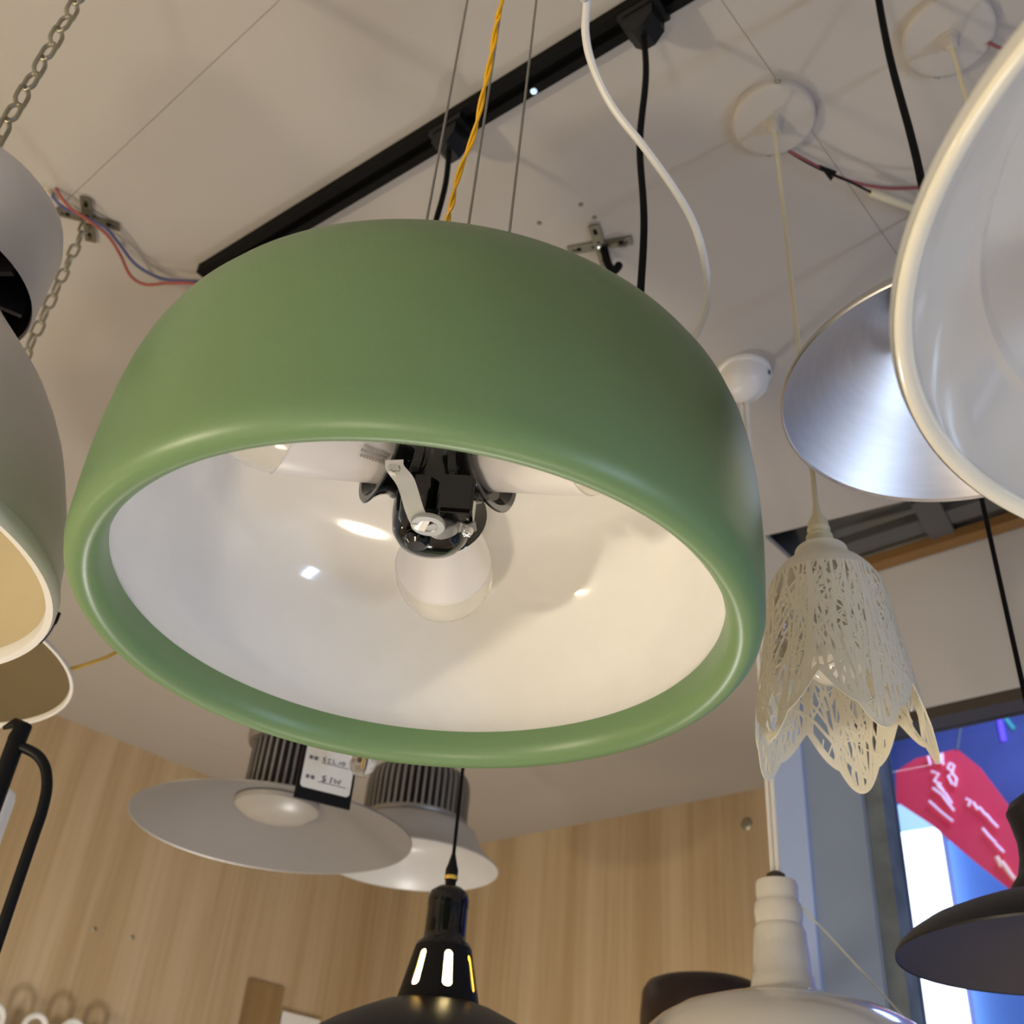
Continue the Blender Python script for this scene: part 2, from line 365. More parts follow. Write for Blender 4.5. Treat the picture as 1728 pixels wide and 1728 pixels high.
for k in range(3):
    a = a0 + k * 2 * math.pi / 3
    rot = (0, math.pi / 2, a)
    L = (-.0135 * math.cos(a), -.0135 * math.sin(a), hz)
    if k == 0:
        s0 = build('socket', MB().lathe(sockprof, 40), 'black_gloss', gp, L, rot=rot)
        b0 = build('bulb', MB().lathe(bulb_neck, 48), 'bulb_neck', gp, L, rot=rot)
        g0 = build('globe', MB().lathe(bulb_globe, 48), 'opal_globe', b0)
        rg = build('seam_ring', MB().lathe([(.0366, .1198), (.0374, .1202), (.0376, .1210), (.0370, .1215)], 48), 'white_plastic', b0)
    else:
        share(s0, gp, L, rot); b1 = share(b0, gp, L, rot); share(g0, b1); share(rg, b1)
# ribs and moulded box under the cluster
bc = at_h(772, 850, .30 + .088) - Vector((gx, gy, gz)); aw = Vector((away.x, away.y, 0)).normalized(); sd = Vector((-aw.y, aw.x, 0))
bmk = bmesh.new(); bmesh.ops.create_cube(bmk, size=1)
bmesh.ops.bevel(bmk, geom=bmk.edges[:], offset=.08, segments=2, affect='EDGES')
mbk = MB().add([bc + sd * v.co.x * .022 + aw * v.co.y * .026 + Vector((0, 0, v.co.z * .030)) for v in bmk.verts], [tuple(v.index for v in f.verts) for f in bmk.faces]); bmk.free()
build('moulded_block', mbk, 'black_gloss', gp, sharp=30)
bc2 = at_h(708, 850, .30 + .092) - Vector((gx, gy, gz))
mbk = MB().lathe([(0, -.016), (.010, -.016), (.012, -.013), (.013, .014), (0, .016)], 24); mbk.move(Matrix.Translation(bc2)); build('moulded_post', mbk, 'black_gloss', gp)
build('moulded_boss', MB().lathe([(0, .068), (.006, .068), (.008, .070), (.0085, .0735), (0, .0735)], 24), 'black_gloss', gp, (.010 * math.cos(a0 + 2.4), .010 * math.sin(a0 + 2.4), 0))
# bright bent strap with a threaded nut and two screws
def loc(v): return Vector(v) - Vector((gx, gy, gz))
def strap(pts, w, side, th=.0012):
    mb = MB(); vs = []; P = [Vector(p) for p in pts]
    for i, p in enumerate(P):
        t = (P[min(i+1, len(P)-1)] - P[max(i-1, 0)]).normalized(); n = t.cross(side).normalized(); s = n.cross(t).normalized() * (w / 2)
        vs += [p - s - n*th/2, p + s - n*th/2, p + s + n*th/2, p - s + n*th/2]
    fs = [(0,1,2,3)]
    for i in range(len(P) - 1):
        for k in range(4): fs.append((4*i+k, 4*i+(k+1)%4, 4*i+4+(k+1)%4, 4*i+4+k))
    fs.append(tuple(4*(len(P)-1)+k for k in (3,2,1,0))); return mb.add(vs, fs)
nut = loc(at_h(722, 886, .30 + .0655)); s1 = loc(at_h(667, 790, .30 + .098)); s2 = loc(at_h(789, 893, .30 + .0715))
rt = ROOM @ Vector((1, 0.1, 0)); rt.z = 0; rt.normalize()
pts1 = spline([s1 + Vector((-.001, -.001, .006)), s1, loc(at_h(685, 815, .30 + .087)), loc(at_h(700, 862, .30 + .072)), loc(at_h(710, 880, .30 + .0665)), nut], 6)
br = build('mounting_strap', strap(pts1, .0115, rt), 'polished_strap', gp, sharp=50)
pts2 = spline([nut, loc(at_h(742, 901, .30 + .0655)), loc(at_h(762, 896, .30 + .0680)), loc(at_h(775, 889, .30 + .0725)), s2, s2 + Vector((.004, .003, .003))], 6)
build('strap_arm', strap(pts2, .0105, Vector((away.x, away.y, 0)).normalized()), 'dull_zinc', br, sharp=50)
build('threaded_nut', MB().lathe([(.0062, 0), (.0105, 0), (.0110, .001), (.0110, .003), (.0062, .006), (.0055, .005), (.0062, .004), (.0055, .003), (.0062, .002), (.0056, .001)], 40, closed=True), 'dull_zinc', br, nut + Vector((0, 0, -.0012)))
build('nut_bore', MB().lathe([(0, .004), (.0054, .004), (.0054, .010), (0, .010)], 24), 'black_matt', br, nut + Vector((0, 0, -.0012)))
sc_ = MB().lathe([(0, -.0018), (.003, -.0015), (.0038, 0), (.0038, .002), (0, .002)], 20)
sc_.box((-.0028, -.0004, -.0024), (.0028, .0004, -.001)); sc_.box((-.0004, -.0028, -.0024), (.0004, .0028, -.001))
sA = build('screw', sc_, 'bright_steel', br, s1 + Vector((.0006, -.0012, -.0022))); share(sA, br, s2 + Vector((0, 0, -.0022)))
# faint printed lines on the left bulb neck, suspension wires, twisted yellow lead
lb = gp.children
pr = MB()
for j in range(3):
    for i in range(9):
        th = .75 + j * .13; z0 = .058 + i * .0022 + (j % 2) * .001; r = .0203 + (z0 - .0565) * .30
        pr.obox((r * math.cos(th), r * math.sin(th), z0), (0, 0, .0007), (-.0010 * math.sin(th), .0010 * math.cos(th), 0), (.0001 * math.cos(th), .0001 * math.sin(th), 0))
bl = [o for o in gp.children if o.name.startswith('bulb')]
bl.sort(key=lambda o: o.name); build('print', pr, 'lens_grey', bl[1], smooth=False)
for px, py in ((720, 372), (791, 377), (860, 389)):
    w = at_d(px, py, .775); h = w.z
    q = loc(w)
    build('suspension_wire', MB().tube([(q.x, q.y, .20), (q.x, q.y, CEIL - gz)], .0011, 6), 'wire_steel', gp)
ye = [at_d(p[0], p[1], .775 + d) for p, d in (((752, 390), 0), ((762, 345), 0), ((775, 292), .004), ((800, 225), .004), ((815, 160), .0), ((829, 95), .0), ((838, 40), .0), ((848, 0), .0))]
ye = [loc(v) for v in ye]; ye = [Vector((ye[0].x, ye[0].y, .2))] + ye + [ye[-1] + Vector((0.01, 0.0, .12)), Vector((ye[-1].x, ye[-1].y, CEIL - gz))]
sp = spline(ye, 10)
for ph in (0, math.pi):
    build('power_lead', MB().tube([p + Vector((math.cos(i*.35+ph), math.sin(i*.35+ph), 0)) * .0012 for i, p in enumerate(sp)], .0013, 6), 'yellow_wire', gp)

# ================================================================== ceiling track and its two pendants
ta, tb = Vector((-1.150, .491, CEIL)), Vector((.9, .655, CEIL)); td = (tb - ta).normalized(); tn = Vector((-td.y, td.x, 0))
tr = thing('ceiling_track', 'long black lighting track fixed to the ceiling above the green pendant', 'track', ta)
L_ = (tb - ta).length
def track_prof():
    mb = MB(); c = ta - ta
    prof = [(-.0175, 0), (-.0175, -.018), (-.006, -.018), (-.006, -.006), (.006, -.006), (.006, -.018), (.0175, -.018), (.0175, 0)]
    mb.prism([tn * a + Vector((0, 0, b)) for a, b in prof], td * L_); return mb
build('rail', track_prof(), 'black_matt', tr, smooth=False)
build('end_cap', MB().obox(td * -.003 + Vector((0, 0, -.009)), td * .003, tn * .018, (0, 0, .0095)), 'black_satin', tr, smooth=False)
def track_pendant(px, py, zend, label):
    q = at_h(px, py, 1.17); s = (q - ta).dot(td); base = ta + td * s; base.z = CEIL - .018
    t = thing('track_pendant', label, 'pendant lamp', base)
    mb = MB(); mb.obox((0, 0, -.006), td * .026, tn * .0165, (0, 0, .006))
    build('adapter', mb, 'black_satin', t, smooth=False)
    hexa = [(-.019, -.012), (-.019, -.032), (-.007, -.048), (.007, -.048), (.019, -.032), (.019, -.012)]
    build('strain_relief', MB().prism([td * a + tn * -.015 + Vector((0, 0, b)) for a, b in hexa], tn * .03), 'black_satin', t, smooth=False)
    n = 14; ze = zend - base.z + ZC
    pts = [Vector((.0025 * math.sin(i * .9), .002 * math.sin(i * .7), -.046 + (ze + .046) * i / n)) for i in range(n + 1)]
    build('cord', MB().tube(spline(pts, 3), .0036, 8), 'black_matt', t)
    build('socket', MB().lathe([(0, .03), (.006, .03), (.017, .022), (.019, .01), (.019, -.03), (0, -.03)], 24), 'black_satin', t, (pts[-1].x, pts[-1].y, ze))
    build('bulb', MB().lathe([(.013, -.03), (.015, -.04), (.027, -.06), (.030, -.075), (.026, -.092), (.013, -.103), (0, -.105)], 24), 'opal_globe', t, (pts[-1].x, pts[-1].y, ze))
track_pendant(1095, 48, .64, 'black cord pendant on the track beside the looping white cable')
track_pendant(765, 232, .70, 'black cord pendant on the track beside the yellow lead')
tl = build('status_light', MB().lathe([(0, -.002), (.0035, -.0015), (.0045, 0)], 14), 'signbox_pale', tr, loc=tuple(td * ((at_h(900, 155, 1.18) - ta).dot(td)) + Vector((0, 0, -.018)) + tn * .012))

# ================================================================== fittings on the ceiling
def cross_bracket(ends, label, hookdir):
    A, B, Cc, D = [at_h(*p, 1.197) for p in ends]
    c = (A + B + Cc + D) / 4; t = thing('cross_bracket', label, 'bracket', (c.x, c.y, CEIL - .003), 'steel cross brackets screwed to the ceiling')
    for P, Q, dz in ((A, B, 0), (Cc, D, -.0016)):
        d = (Q - P); d.z = 0; ln = d.length / 2; d.normalize(); n = Vector((-d.y, d.x, 0)); w = .0078; sl = .0026
        mb = MB()
        for s in (-1, 1): mb.obox(n * s * (w + sl) / 2 + Vector((0, 0, dz)), d * ln, n * (w - sl) / 2, (0, 0, .0008))
        for x in (-ln * .93, -ln * .42, 0, ln * .42, ln * .93): mb.obox(d * x + Vector((0, 0, dz)), d * (ln * (.07 if abs(x) > ln * .8 else .16)), n * sl, (0, 0, .0008))
        build('arm', mb, 'old_zinc', t, smooth=False)
        for s in (-1, 1): build('screw', MB().lathe([(0, -.002), (.003, -.0015), (.0036, .001)], 12), 'black_matt', t, tuple(d * s * ln * .66 + Vector((0, 0, dz))))
    build('centre_bolt', MB().lathe([(0, -.005), (.003, -.0045), (.004, -.002), (.004, 0)], 14), 'bright_steel', t)
    return t
cb1 = cross_bracket(((97, 355), (203, 382), (143, 333), (152, 408)), 'steel cross bracket with the thin chain hanging from it', None)
cb2 = cross_bracket(((958, 425), (1066, 407), (1002, 378), (1024, 447)), 'steel cross bracket with a black hook behind the green dome', None)
q = at_h(1040, 456, 1.165) - Vector(cb2.location)
build('hook', MB().tube(spline([(0.004, 0.004, -.004), (q.x * .5, q.y * .5, -.028), (q.x * .8, q.y * .8, -.036), (q.x, q.y, -.03), (q.x * 1.15, q.y * 1.15, -.018)], 5), .006, 8), 'black_matt', cb2)

def rose(px, py, label, r, cordlen, cm='cream_plastic'):
    q = at_h(px, py, 1.19); t = thing('ceiling_rose', label, 'ceiling rose', (q.x, q.y, CEIL), 'white ceiling roses')
    build('cover', MB().lathe([(r, 0), (r, -.010), (r - .002, -.0125), (r - .006, -.0135), (.012, -.014), (.011, -.018), (0, -.018)], 64), 'ceiling_paint', t, sharp=50)
    build('cord_grip', MB().lathe([(.010, -.014), (.0095, -.026), (.006, -.034), (0, -.034)], 20), 'ceiling_paint', t)
    for a in (2.2, 5.3): build('screw', MB().lathe([(0, -.0012), (.003, -.001), (.0036, .001)], 12), 'galvanised', t, ((r + .0005) * math.cos(a), (r + .0005) * math.sin(a), -.008), rot=(0, math.pi / 2, a))
    return t
r1 = rose(1306, 203, 'round white ceiling rose carrying the cut-out paper lampshade', .052, 0)
r2 = rose(1601, 62, 'round white ceiling rose above the large white acrylic shade', .052, 0)
q = at_h(1601, 75, 1.18)
build('cord', MB().tube([(0, 0, -.03), (0.0, 0, -.55)], .0025, 8), 'cream_plastic', r2)
build('socket', MB().lathe([(0, -.55), (.010, -.551), (.020, -.565), (.021, -.62), (0, -.62)], 24), 'white_plastic', r2)
q = at_h(1256, 640, 1.185)
t = thing('ceiling_rose', 'small white domed ceiling rose carrying the porcelain-necked pendant', 'ceiling rose', (q.x, q.y, CEIL), 'white ceiling roses')
build('base', MB().lathe([(.044, 0), (.044, -.006), (.041, -.008), (0, -.008)], 48), 'white_plastic', t)
build('dome', MB().lathe([(.040, -.008), (.0395, -.02), (.036, -.032), (.028, -.042), (.015, -.048), (0, -.049)], 48), 'white_plastic', t)
a = math.atan2(.3, 1); build('screw', MB().lathe([(0, -.003), (.003, -.002), (.004, .001)], 12), 'black_matt', t, (.041 * math.cos(a), .041 * math.sin(a), -.012), rot=(0, math.pi / 2, a))

def cable(name, label, pts, r, m, cat='wire', group=None, n=8):
    sp = spline(pts, 8); c = sp[0]
    return tag(build(name, MB().tube([p - c for p in sp], r, n), m, None, tuple(c)), label, cat, group)
def hp(l): return [at_h(x, y, h) for x, y, h in l]
cable('blue_wire', 'blue wire drooping from the ceiling past the cross bracket', hp([(84, 322, 1.199), (92, 336, 1.188), (110, 352, 1.185), (150, 370, 1.186), (180, 386, 1.186), (200, 410, 1.185), (230, 447, 1.18), (270, 469, 1.178), (310, 474, 1.178), (345, 474, 1.182), (365, 462, 1.187)]), .0024, 'blue_wire')
cable('red_wire', 'red wire drooping from the ceiling beside the blue wire', hp([(94, 318, 1.199), (104, 334, 1.185), (120, 352, 1.178), (155, 376, 1.172), (182, 398, 1.174), (203, 430, 1.172), (220, 465, 1.170), (245, 480, 1.168), (280, 478, 1.168), (320, 478, 1.170), (350, 482, 1.174), (376, 470, 1.187)]), .0024, 'red_wire')
tag(build('wire_connector', MB().lathe([(0, 0), (.008, 0), (.008, -.01), (.005, -.013), (0, -.013)], 12), 'cream_plastic', None, tuple(at_h(82, 323, 1.2))), 'small cream grommet where the red and blue wires leave the ceiling', 'grommet')
cable('lead_wire', 'twisted dark red and black wire from the paper lamp rose', hp([(1330, 254, 1.188), (1352, 266, 1.186), (1378, 280, 1.184), (1400, 292, 1.182), (1430, 304, 1.18), (1470, 314, 1.18), (1510, 318, 1.18), (1560, 315, 1.182), (1620, 300, 1.19)]), .0022, 'dull_red_wire')
cable('black_wire', 'thin black wire running into a cream sleeve on the ceiling', hp([(1332, 257, 1.188), (1354, 270, 1.185), (1385, 286, 1.182), (1430, 305, 1.178), (1455, 317, 1.178), (1474, 327, 1.18)]), .0016, 'black_matt')
cable('cream_sleeve', 'cream insulating sleeve on the ceiling wires', hp([(1468, 324, 1.181), (1500, 336, 1.182), (1530, 347, 1.184), (1570, 362, 1.188)]), .0052, 'cream_plastic', 'sleeve')
w0 = at_h(1398, 289, 1.180)
tag(build('tape_flag', MB().prism([at_h(*p, 1.180) - w0 for p in ((1382, 280), (1412, 291), (1402, 306))], (0, 0, .003)), 'black_matt', None, tuple(w0), smooth=False), 'black tape flag folded on the dark red wire', 'tape')
cable('lead_wire', 'short dark red wire from the rose above the white acrylic shade', hp([(1668, 72, 1.185), (1690, 82, 1.183), (1720, 92, 1.18), (1760, 100, 1.19)]), .0022, 'dull_red_wire')
wp = [at_d(x, y, d) for x, y, d in ((985, -60, .80), (990, 0, .80), (988, 55, .80), (1000, 110, .80), (1034, 180, .80), (1090, 252, .80), (1140, 322, .81), (1172, 380, .82), (1189, 440, .83), (1194, 500, .84), (1184, 545, .85), (1165, 580, .86), (1150, 610, .855), (1146, 650, .85))]
wp = [Vector((wp[0].x + .01, wp[0].y, CEIL))] + wp
cable('white_cable', 'white cable looping down from the ceiling behind the green dome', wp, .0031, 'white_plastic', 'cable')

# ================================================================== chains
def link_mesh(L=.030, Wd=.0165, r=.0019):
    pts = []; hr = Wd / 2 - r; hl = L / 2 - r - hr; n = 6
    for i in range(n + 1): a = math.pi * i / n; pts.append(Vector((hr * math.cos(a), 0, hl + hr * math.sin(a))))
    for i in range(n + 1): a = math.pi + math.pi * i / n; pts.append(Vector((hr * math.cos(a), 0, -hl + hr * math.sin(a))))
    pts.append(pts[0]); mb = MB(); k = 6; vs = []; fs = []; N = len(pts) - 1
    for i in range(N):
        t = (pts[(i+1) % N] - pts[i-1]).normalized(); b = Vector((0, 1, 0)); nn = t.cross(b)
        vs += [pts[i] + (nn * math.cos(2*math.pi*j/k) + b * math.sin(2*math.pi*j/k)) * r for j in range(k)]
    for i in range(N):
        for j in range(k): fs.append((i*k+j, i*k+(j+1)%k, ((i+1)%N)*k+(j+1)%k, ((i+1)%N)*k+j))
    return mb.add(vs, fs)
def chain(parent, top, bot, m, L=.030, Wd=.0165, r=.0019, turn=.5):
    top, bot = Vector(top), Vector(bot); step = L - 2 * r - .0006; n = max(2, int((top - bot).length / step)); d = (bot - top).normalized()
    q = Vector((0, 0, -1)).rotation_difference(d).to_euler(); o = None
    for i in range(n + 1):
        p = top + d * (step * (i + .5)); rz = turn + (math.pi / 2 if i % 2 else 0) + random.uniform(-.12, .12)
        if o is None: o = build('chain_link', link_mesh(L, Wd, r), m, parent, tuple(p), rot=(0, 0, rz))
        else: share(o, parent, tuple(p), (0, 0, rz))

# big grey industrial dome with a drum housing on top (left edge)
gd = thing('dome_pendant_lamp', 'large grey metal dome pendant with cream inside and drum housing on a chain', 'pendant lamp', (-.7586, .1037, ZC + .3365))
build('shade', MB().lathe([(.1775, .006), (.1765, .002), (.178, -.0015), (.181, .001), (.181, .006), (.1785, .02), (.1755, .04), (.1705, .06), (.1640, .08), (.1570, .10), (.1490, .12), (.1385, .14), (.1260, .16), (.1100, .18), (.0930, .20), (.0780, .218), (.0660, .235), (.056, .243), (.045, .246), (0, .247)], 120), 'grey_metal', gd, sharp=60)
build('rim_band', MB().lathe([(.1800, -.002), (.1815, .0015), (.1815, .010), (.1800, .0115), (.1745, .0100), (.1735, .006), (.1750, -.001)], 120, closed=True), 'white_paint', gd, sharp=60)
build('inside_coating', MB().lathe([(.1742, .0085), (.1735, .02), (.1705, .04), (.1655, .06), (.158, .08), (.151, .10), (.143, .12), (.132, .14), (.118, .16), (.102, .18), (.08, .205), (.055, .228), (.03, .232), (0, .232)], 120), 'cream_paint', gd)
build('socket', MB().lathe([(0, .15), (.02, .15), (.02, .21), (.012, .22), (0, .22)], 24), 'porcelain', gd)
build('bulb', MB().lathe([(.013, .15), (.015, .14), (.027, .12), (.030, .105), (.026, .088), (.013, .077), (0, .075)], 32), 'opal_globe', gd)
dz_ = .2489; R = .0875
hs = build('housing', MB().lathe([(R - .003, dz_ + .003), (R - .0015, dz_), (R, dz_ + .003), (R, dz_ + .072), (R - .004, dz_ + .086), (R - .016, dz_ + .100), (R - .035, dz_ + .116), (R - .06, dz_ + .130), (.012, dz_ + .142), (0, dz_ + .142)], 80), 'grey_metal', gd, sharp=50)
build('dark_inside', MB().lathe([(R - .003, dz_ + .003), (R - .004, dz_ + .06), (.04, dz_ + .07), (0, dz_ + .07)], 72), 'charcoal', hs)
build('stem', MB().lathe([(.014, .24), (.014, dz_ + .068)], 20), 'black_satin', gd)
fo = None
for i in range(10):
    mbf = MB().box((.016, -.0022, dz_ + .004), (R - .010, .0022, dz_ + .066))
    if fo is None: fo = build('heat_fin', mbf, 'charcoal', gd, smooth=False)
    else: share(fo, gd, (0, 0, 0), (0, 0, i * math.pi / 5))
build('eye_bolt', MB().tube([(0, 0, dz_ + .14), (0, 0, dz_ + .156)], .004, 10), 'galvanised', gd)
chain(gd, (0, 0, 1.2 - .3365), (0, 0, dz_ + .155), 'galvanised', .029, .0165, .0021, .6)

# bronze bowl under the chain from the bracket
k = 1.815; R = .12 * k; bx, by, bz = -.6716 * k, .162 * k, .2647 * k
bw = thing('bowl_pendant_lamp', 'wide white bowl pendant with bronze inside on the thin chain', 'pendant lamp', (bx, by, ZC + bz))
build('shade', MB().lathe([(R - .004, .004), (R - .003, 0), (R, .002), (R - .004, .006), (R - .03, .018), (R - .07, .038), (R - .11, .060), (.07, .080), (.05, .10), (.05, .147), (0, .149)], 100), 'grey_metal', bw, sharp=50)
build('rim', MB().lathe([(R - .003, -.001), (R + .0005, -.001), (R + .001, .001), (R + .0005, .003), (R - .003, .003)], 100, closed=True), 'white_paint', bw)
build('inside_coating', MB().lathe([(R - .004, .004), (R - .033, .016), (R - .073, .036), (R - .113, .057), (.066, .077), (.046, .097), (.046, .141), (0, .143)], 100), 'bronze_inside', bw)
build('cap', MB().lathe([(.05, .147), (.045, .17), (.02, .20), (0, .20)], 32), 'grey_metal', bw)
cq = Vector(cb1.location) - Vector(bw.location)
chain(bw, (cq.x, cq.y, cq.z - .004), (cq.x, cq.y, .215), 'galvanised', .031, .0175, .0022, .9)
build('shackle', MB().tube([(0, 0, .195), (cq.x * .5, cq.y * .5, .205), (cq.x, cq.y, .225)], .004, 8), 'galvanised', bw)
a = at_d(90, 1035, 1.30) - Vector(bw.location); b = at_d(70, 1085, 1.30) - Vector(bw.location)
cable('orange_wire', 'short orange-yellow wire stretched behind the bronze bowl', [at_d(20, 1150, 1.45), at_d(118, 1129, 1.58), at_d(155, 1118, 1.6), at_d(192, 1103, 1.62), at_d(260, 1060, 1.68), at_d(330, 980, 1.75), at_h(400, 900, 1.2)], .0028, 'orange_wire')
hk = at_d(94, 1034, 1.05)
tag(build('black_hook', MB().tube([v - hk for v in spline([at_d(96, 1033, 1.05), at_d(89, 1050, 1.05), at_d(80, 1066, 1.05), at_d(66, 1082, 1.05), at_d(45, 1095, 1.05)], 5)], [.0042] * 6 + [.003] * 10 + [.002] * 5, 8), 'black_matt', None, tuple(hk)), 'small black hook end poking out beside the grey dome', 'hook')

# ================================================================== aluminium cone, white acrylic shade (right)
al = thing('cone_pendant_lamp', 'brushed aluminium cone pendant on a thick black cord', 'pendant lamp', (-.162, .6677, ZC + .5629))
build('shade', MB().lathe([(.1385, .003), (.1392, 0), (.1405, .001), (.1405, .004), (.125, .024), (.10, .050), (.07, .080), (.045, .106), (.034, .122), (.030, .14), (0, .142)], 120), 'brushed_aluminium', al, sharp=50)
build('inside', MB().lathe([(.1385, .003), (.123, .022), (.098, .048), (.068, .078), (.043, .104), (.032, .12), (0, .121)], 120), 'brushed_aluminium', al, sharp=50)
build('socket', MB().lathe([(0, .06), (.018, .06), (.020, .063), (.020, .11), (.024, .12), (0, .12)], 32), 'black_satin', al)
build('cap', MB().lathe([(.030, .14), (.028, .17), (.02, .185), (.007, .19), (.005, .21), (0, .21)], 32), 'black_satin', al)
n = 10
build('cord', MB().tube(spline([(.0015 * math.sin(i * .8), .001 * math.sin(i * .5), .205 + (1.2 - .5629 - .205) * i / n) for i in range(n + 1)], 3), .0037, 10), 'black_matt', al)

wa = thing('acrylic_dome_lamp', 'big glossy white acrylic dome pendant with a thick rolled edge', 'pendant lamp', (.0864, .3872, ZC + .3035))
build('shade', MB().lathe([(.1995, .0), (.2005, .003), (.1985, .008), (.188, .022), (.170, .040), (.145, .058), (.11, .074), (.07, .084), (.03, .089), (0, .09)], 160), 'opal_acrylic', wa, sharp=60)
build('rolled_edge', MB().lathe([(.1995, .001), (.1985, -.0010), (.1970, -.0015), (.1945, -.0010), (.1925, .0008), (.1915, .003), (.1920, .005), (.194, .0058), (.1985, .005)], 160, closed=True), 'acrylic_edge', wa, sharp=60)
build('inside_coating', MB().lathe([(.1922, .004), (.1895, .009), (.180, .0205), (.166, .034), (.1620, .035), (.1590, .0405), (.137, .0545), (.1330, .0550), (.1290, .0590), (.10, .0705), (.06, .079), (0, .083)], 160), 'opal_acrylic', wa, sharp=25)
build('socket', MB().lathe([(0, .03), (.021, .03), (.022, .078), (0, .08)], 24), 'white_plastic', wa)
build('bulb', MB().lathe([(.014, .03), (.016, .022), (.024, .008), (.026, -.004), (.022, -.018), (.012, -.026), (0, -.028)], 32), 'opal_globe', wa)
build('cord', MB().tube([(0, 0, .087), (0, 0, 1.2 - .3035)], .003, 8), 'white_plastic', wa)

# ================================================================== cut-out paper lampshade
pa = thing('cutout_pendant_lamp', 'white cut-out lattice lampshade with scalloped hem on a cream cord', 'pendant lamp', (r1.location.x, r1.location.y, ZC + .345))
def prad(z):
    T = [(0, .071), (.015, .0690), (.035, .0660), (.055, .0635), (.075, .0605), (.095, .0575), (.115, .0545), (.135, .0515), (.150, .0495), (.160, .0470), (.168, .0430), (.176, .0370), (.184, .0280), (.19, .02)]
    for (a, ra), (b, rb) in zip(T, T[1:]):
        if a <= z <= b: return ra + (rb - ra) * (z - a) / (b - a)
    return T[0][1] if z < 0 else T[-1][1]
NP = 5; PH = .5 - (math.atan2(-.779, .344) * 5 / (2 * math.pi)) + .5 + .14
def hem(th):                                         # height of the scalloped hem
    u = (th * NP / (2 * math.pi) + PH) % 1.0; v = abs(u - .5) * 2          # v = 0 at a petal tip, 1 between petals
    base = .000 + .044 * v * v * (3 - 2 * v)
    return base - .008 * abs(math.sin((th * NP / 2 + PH * math.pi) * 3)) + .004
def surf(th, z, o=0.0): r = prad(z) + o; return Vector((r * math.cos(th), r * math.sin(th), z))
def ribbon(mb, path, w, off=0.0):
    vs = []; P = [surf(a, z, off) for a, z in path]
    for i, p in enumerate(P):
        t = (P[min(i+1, len(P)-1)] - P[max(i-1, 0)]).normalized(); n = Vector((p.x, p.y, .02)).normalized(); s = t.cross(n).normalized() * w
        vs += [p - s, p + s, p + s + n * .0007, p - s + n * .0007]
    fs = [(0, 1, 2, 3)]
    for i in range(len(P) - 1):
        for k in range(4): fs.append((4*i+k, 4*i+(k+1)%4, 4*i+4+(k+1)%4, 4*i+4+k))
    fs.append(tuple(4*(len(P)-1)+k for k in (3, 2, 1, 0))); mb.add(vs, fs)
mb = MB(); rnd = random.Random(3)
for i in range(210):                                 # branches running down
    th = rnd.uniform(0, 2 * math.pi); lean = rnd.gauss(0, .55); zt = .158 if i % 3 else rnd.uniform(.06, .15); path = []
    zb = hem(th + lean) ; N = 7
    for k in range(N + 1):
        f = k / N; a = th + lean * f + .03 * math.sin(f * 5 + i); path.append((a, zt + (max(zb, hem(a)) - zt) * f))
    ribbon(mb, path, rnd.uniform(.0006, .0014), rnd.uniform(-.0003, .0003))
for i in range(420):                                 # fine twigs, denser near the shoulder
    th = rnd.uniform(0, 2 * math.pi); z = .150 - abs(rnd.gauss(0, .045)); an = rnd.uniform(-1.3, 1.3); L = rnd.uniform(.010, .032)
    path = [(th + an * L * f / .055, max(hem(th + an * L * f / .055) + .002, z - L * f)) for f in (0, .33, .66, 1)]
    ribbon(mb, path, rnd.uniform(.0004, .0009), rnd.uniform(-.0003, .0003))
build('lattice', mb, 'paper_white', pa, smooth=False, recalc=False)['kind'] = 'stuff'
mb = MB(); N = 240
ribbon(mb, [(2 * math.pi * i / N, hem(2 * math.pi * i / N) + .001) for i in range(N + 1)], .0028, .0003)
build('hem_band', mb, 'paper_white', pa, smooth=False, recalc=False)
mb = MB()
for i in range(9):                                   # broad stems of the trees
    th = 2 * math.pi * i / 9 + rnd.uniform(-.1, .1); path = []
    for k in range(8):
        f = k / 7; a = th + .10 * math.sin(f * 3 + i); path.append((a, .158 + (hem(a) - .158) * f))
    ribbon(mb, path, .0016 + .0010 * (i % 2), .0004)
for i in range(90):                                  # leaf-shaped fills toward the petals
    th = rnd.uniform(0, 2 * math.pi); z = hem(th) + rnd.uniform(.008, .06); L = rnd.uniform(.01, .022); an = rnd.uniform(-.4, .4)
    ribbon(mb, [(th + an * f * L / .06, z + L * f) for f in (0, .5, 1)], rnd.uniform(.0012, .0026), .0002)
build('stems', mb, 'paper_white', pa, smooth=False, recalc=False)
build('shoulder', MB().lathe([(.0480, .156), (.0470, .160), (.0430, .168), (.0370, .176), (.0280, .184), (.0250, .188), (.0230, .196), (.0150, .2005), (0, .2015), ], 64), 'paper_white', pa)
build('cord_grip', MB().lathe([(.0125, .199), (.0120, .212), (.0095, .214), (.0095, .217), (.0105, .219), (.0085, .229), (.0045, .236), (.0025, .25), (0, .25)], 24), 'cream_plastic', pa)
build('cord', MB().tube([(0, 0, .24), (0, 0, 1.2 - .345 - .03)], .0026, 8), 'cream_plastic', pa)
build('bulb', MB().lathe([(0, .19), (.014, .19), (.016, .135), (.027, .11), (.030, .095), (.026, .078), (.013, .067), (0, .065)], 32), 'opal_globe', pa)

